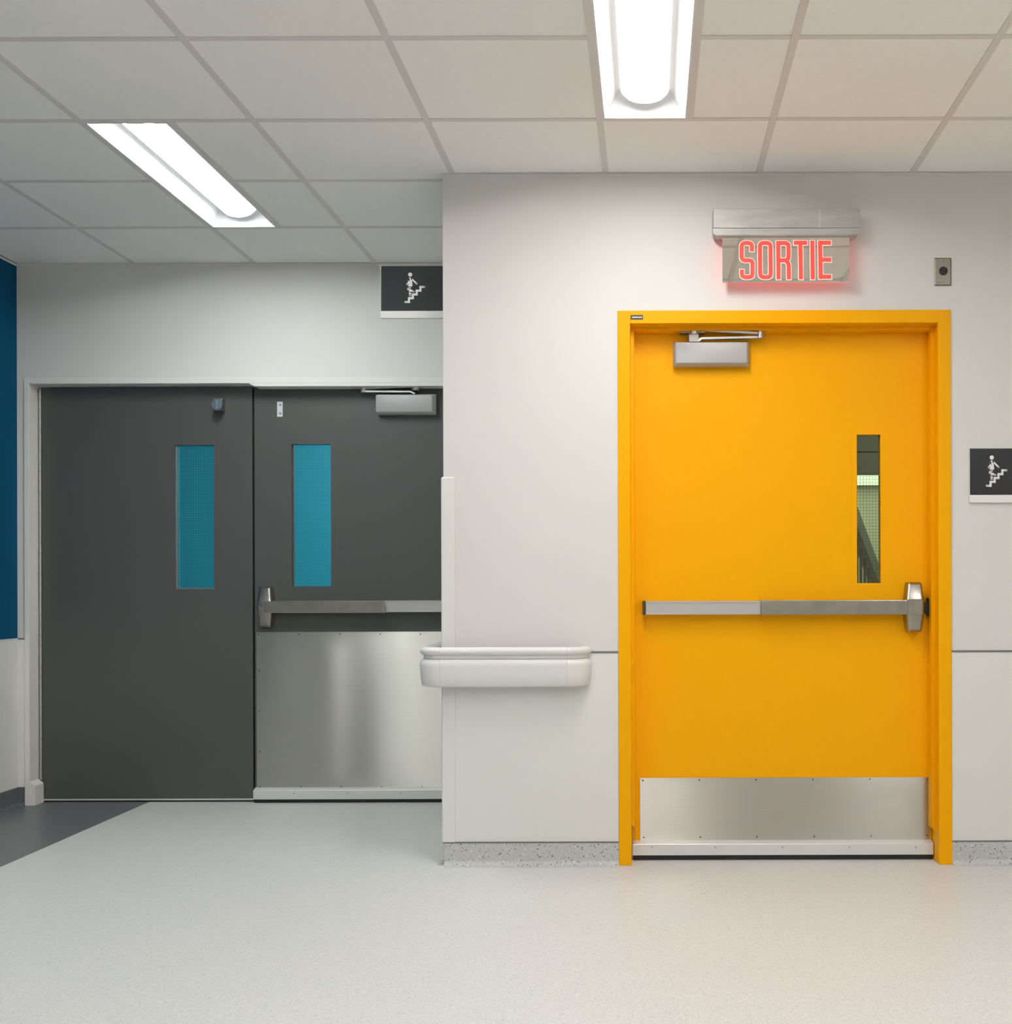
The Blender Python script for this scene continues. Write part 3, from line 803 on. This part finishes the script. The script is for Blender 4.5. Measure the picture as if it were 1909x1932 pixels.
LET = {
    's': [(fillet([(498, 603), (498, 501), (375, 501), (375, 709), (505, 709), (505, 911), (378, 911), (378, 818)], fl), False)],
    'o': [(fillet([(594, 501), (721, 501), (724, 911), (598, 911)], fl, True), True)],
    'r': [([(814, 476), (818, 938)], False), (fillet([(814, 501), (938, 501), (938, 709), (814, 709)], 50), False), (fillet([(870, 709), (912, 709), (941, 760), (942, 938)], 22), False)],
    't': [([(1000, 498), (1160, 498)], False), ([(1080, 498), (1087, 938)], False)],
    'i': [([(1223, 472), (1228, 938)], False)],
    'e': [([(1316, 472), (1324, 934)], False), ([(1316, 498), (1448, 498)], False), ([(1318, 702), (1450, 702)], False), ([(1322, 906), (1452, 906)], False)],
}
for ch, strokes in LET.items():
    f, o = MB(), MB()
    for i, (pts, cl) in enumerate(strokes):
        stroke_solid(f, pts, 51, exit3, YP - 0.0020 - 0.0001 * i, YP - 0.0004, cl)
        stroke_solid(o, pts, 65, exit3, YP - 0.0012 - 0.0001 * i, YP - 0.0002, cl, ext=7)
    q = obj('letter', f, 'exit_red', panel, label='glowing red letter ' + ch.upper())
    # pale rim of the letter
    obj('letter_rim', o, 'exit_pink', panel)

# ================================================================== WALL SENSOR PLATE
a, b = W(1762, 487, D1), W(1794.5, 539.5, D1)
ss = thing('sensor_plate', ((a.x + b.x) / 2, D1, b.z), 'small stainless wall plate with a round black sensor', 'switch plate')
cx, cz, ww, hh = (a.x + b.x) / 2, (a.z + b.z) / 2, b.x - a.x, a.z - b.z
plate = obj('plate', MB().loft([rrect(cx, cz, ww, hh, D1 - 0.0005, 0.003, 3), rrect(cx, cz, ww, hh, D1 - 0.002, 0.003, 3), rrect(cx, cz, ww - 0.010, hh - 0.010, D1 - 0.006, 0.002, 3)]), 'sensor_steel', ss)
c = W(1779, 512, D1)
obj('sensor_eye', MB().cyl((c.x, D1 - 0.0055, c.z), (c.x, D1 - 0.0095, c.z), 0.0178, 0.0165, 28), 'black', ss, smooth=True)
screws([W(1779, 492.8, D1 - 0.0062), W(1778.6, 532, D1 - 0.0062)], ss, 0.0026)
m0, m1 = W(1766, 532.4, D1 - 0.006), W(1776.5, 533.6, D1 - 0.006)
obj('plate_marking', MB().box(m0.x, m1.x, D1 - 0.0066, D1 - 0.0058, m1.z, m0.z), 'screw', ss)

# ================================================================== STAIR SIGNS
U = 0.000181                          # metres per drawing unit of the pictogram
def stair_sign(name, cx, cz, y, w, hd, hs, label, blade=False):
    t = thing(name, (cx, y, cz - hd / 2 - hs), label, 'sign')
    e = 0.0022
    if blade:
        obj('backing', MB().box(cx - w / 2 - e, cx + w / 2, y + 0.0005, y + 0.012, cz - hd / 2 - hs, cz + hd / 2 + e, 0.0008, 1), 'sign_back', t)
    else:
        obj('backing', MB().box(cx - w / 2 - e, cx + w / 2 + e, y + 0.0005, y + 0.008, cz - hd / 2 - hs, cz + hd / 2 + e, 0.0008, 1), 'sign_back', t)
    obj('dark_panel', MB().box(cx - w / 2, cx + w / 2, y - 0.002, y + 0.0005, cz - hd / 2, cz + hd / 2), 'sign_dark', t)
    obj('name_strip', MB().box(cx - w / 2 - e, cx + w / 2, y - 0.003, y + 0.0005, cz - hd / 2 - hs, cz - hd / 2 - 0.0005, 0.0008, 1), 'sign_white', t)
    to3 = lambda q, yy: (cx + (q.x - 954) * U, yy, cz - (q.y - 752) * U)
    yf = y - 0.002
    def disc(mb, c, r, k=0):
        p = to3(Vector(c), 0)
        mb.cyl((p[0], yf + 0.0002, p[2]), (p[0], yf - 0.0010 - k * 0.0001, p[2]), r * U, seg=20)
    def strokes(nm, lines, wd, round_ends=True, dy=0.0):
        mb = MB()
        for k, pts in enumerate(lines):
            stroke_solid(mb, pts, wd, to3, yf - 0.0010 - 0.00007 * k - dy, yf + 0.0002)
            if round_ends:
                disc(mb, pts[0], wd / 2, k); disc(mb, pts[-1], wd / 2, k)
        return obj(nm, mb, 'sign_white', pic)
    mb = MB(); disc(mb, (852, 443), 46)
    pic = obj('pictogram', mb, 'sign_white', t, label='white figure walking up stairs')
    tor = MB(); pts = [(805, 575), (808, 540), (822, 515), (850, 503), (878, 510), (900, 540), (898, 600), (902, 706), (798, 706), (838, 600), (820, 580)]
    q = [to3(Vector(p), 0) for p in pts]
    tor.prism([(p[0], p[2]) for p in q], 'y', yf - 0.0010, yf + 0.0002)
    obj('torso', tor, 'sign_white', pic)
    strokes('arm', [[(878, 530), (1000, 652)]], 36)
    strokes('arm', [fillet([(822, 545), (824, 612), (780, 660)], 20)], 36)
    strokes('leg', [fillet([(852, 735), (796, 768), (926, 824)], 16)], 42)
    strokes('leg', [[(847, 838), (848, 912)]], 48)
    strokes('stairs', [[(742, 1060), (825, 1060), (825, 975), (912, 975), (912, 891), (998, 891), (998, 806), (1083, 806), (1083, 722), (1168, 722)]], 46)
    return t
a = W(1829.5, 846.5, D1 - 0.008); b = W(1929, 933.5, D1 - 0.008); s = W(1829, 948.5, D1 - 0.008)
stair_sign('stair_sign', (a.x + b.x) / 2, (a.z + b.z) / 2, D1 - 0.0085, b.x - a.x, a.z - b.z, b.z - s.z, 'dark stair sign with a white climbing figure, right of the yellow door')
YB2 = 4.72
a = W(719, 502, YB2); b = W(840, 586.5, YB2); s = W(719, 600.5, YB2)
bx1 = XR - 0.0005
stair_sign('stair_sign', (a.x + bx1) / 2, (a.z + b.z) / 2, YB2, bx1 - a.x, a.z - b.z, b.z - s.z, 'dark stair sign sticking out from the wall corner above the grey doors', blade=True)

# ================================================================== ROOMS SEEN THROUGH THE GLASS
w = obj('wall_stairwell', MB().box(XR + 0.12, XE + 0.1, 7.0, 7.1, 0, H + 0.05), 'green_cream'); tag(w, 'pale green stairwell wall seen through the yellow door window', 'wall', kind=S)
w = obj('wall_divider', MB().box(XR, XR + 0.12, D2 + 0.15, 8.5, 0, H + 0.05), 'paint'); tag(w, 'wall between the stairwell and the rear corridor', 'wall', kind=S)
w = obj('wall_corridor', MB().box(XL - 0.1, XR, 7.9, 8.0, 0, H + 0.05), 'teal'); tag(w, 'teal corridor wall seen through the grey door windows', 'wall', kind=S)
w = obj('wall_corridor_side', MB().box(XL - 0.1, XL, D2 + 0.15, 7.9, 0, H + 0.05), 'teal'); tag(w, 'teal side wall of the corridor behind the grey doors', 'wall', kind=S)
w = obj('ceiling_rear', MB().box(XL - 0.1, XE + 0.1, D2 + 0.15, 8.5, H, H + 0.05).box(XR + 0.12, XE + 0.1, D1 + 0.15, D2 + 0.15, H, H + 0.05), 'paint'); tag(w, 'ceiling of the rooms behind the doors', 'ceiling', kind=S)
# stair landing edge
za, zb2 = W(1640, 896, 6.3).z, W(1640, 852.5, 6.3).z
ld = obj('stair_landing', MB().box(XR + 0.15, 2.8, 6.3, 6.94, za, zb2 - 0.004), 'olive_dark'); tag(ld, 'dark edge of the stair landing at the top of the yellow door window', 'stairs')
obj('upper_fascia', MB().box(XR + 0.15, 2.8, 6.31, 6.94, zb2 + 0.004, zb2 + 0.55), 'olive_dark', ld)
obj('soffit_glow', MB().box(-0.4, 2.6, 6.32, 6.93, za - 0.003, za), 'soffit_glow', ld, label='glowing panel added under the landing')  # emissive panel added for the bright underside; also lights the stairwell wall
# stair railing
A, B = W(1613, 990, 5.35), W(1660, 1112, 6.0)
rl = thing('stair_railing', (A.x, A.y, 0.2), 'olive grey stair railing behind the yellow door window', 'railing')
dirv = (B - A); A2 = A - dirv * 0.6; B2 = B + dirv * 0.9
obj('top_rail', MB().bar(A2, B2, 0.05, 0.085), 'olive_mid', rl)
n = 17; src = None
for i in range(n):
    p = A2 + (B2 - A2) * (i + 0.5) / n
    zt = p.z - 0.03
    q = obj('baluster', MB().box(p.x - 0.006, p.x + 0.006, p.y - 0.006, p.y + 0.006, zt - 0.75, zt), 'olive_dark', rl)
obj('lower_rail', MB().bar(A2 - Vector((0, 0, 0.72)), B2 - Vector((0, 0, 0.72)), 0.04, 0.05), 'olive_mid', rl)
for p in (A2, B2):
    obj('newel_post', MB().box(p.x - 0.02, p.x + 0.02, p.y - 0.02, p.y + 0.02, 0.0, p.z - 0.02), 'olive_mid', rl)
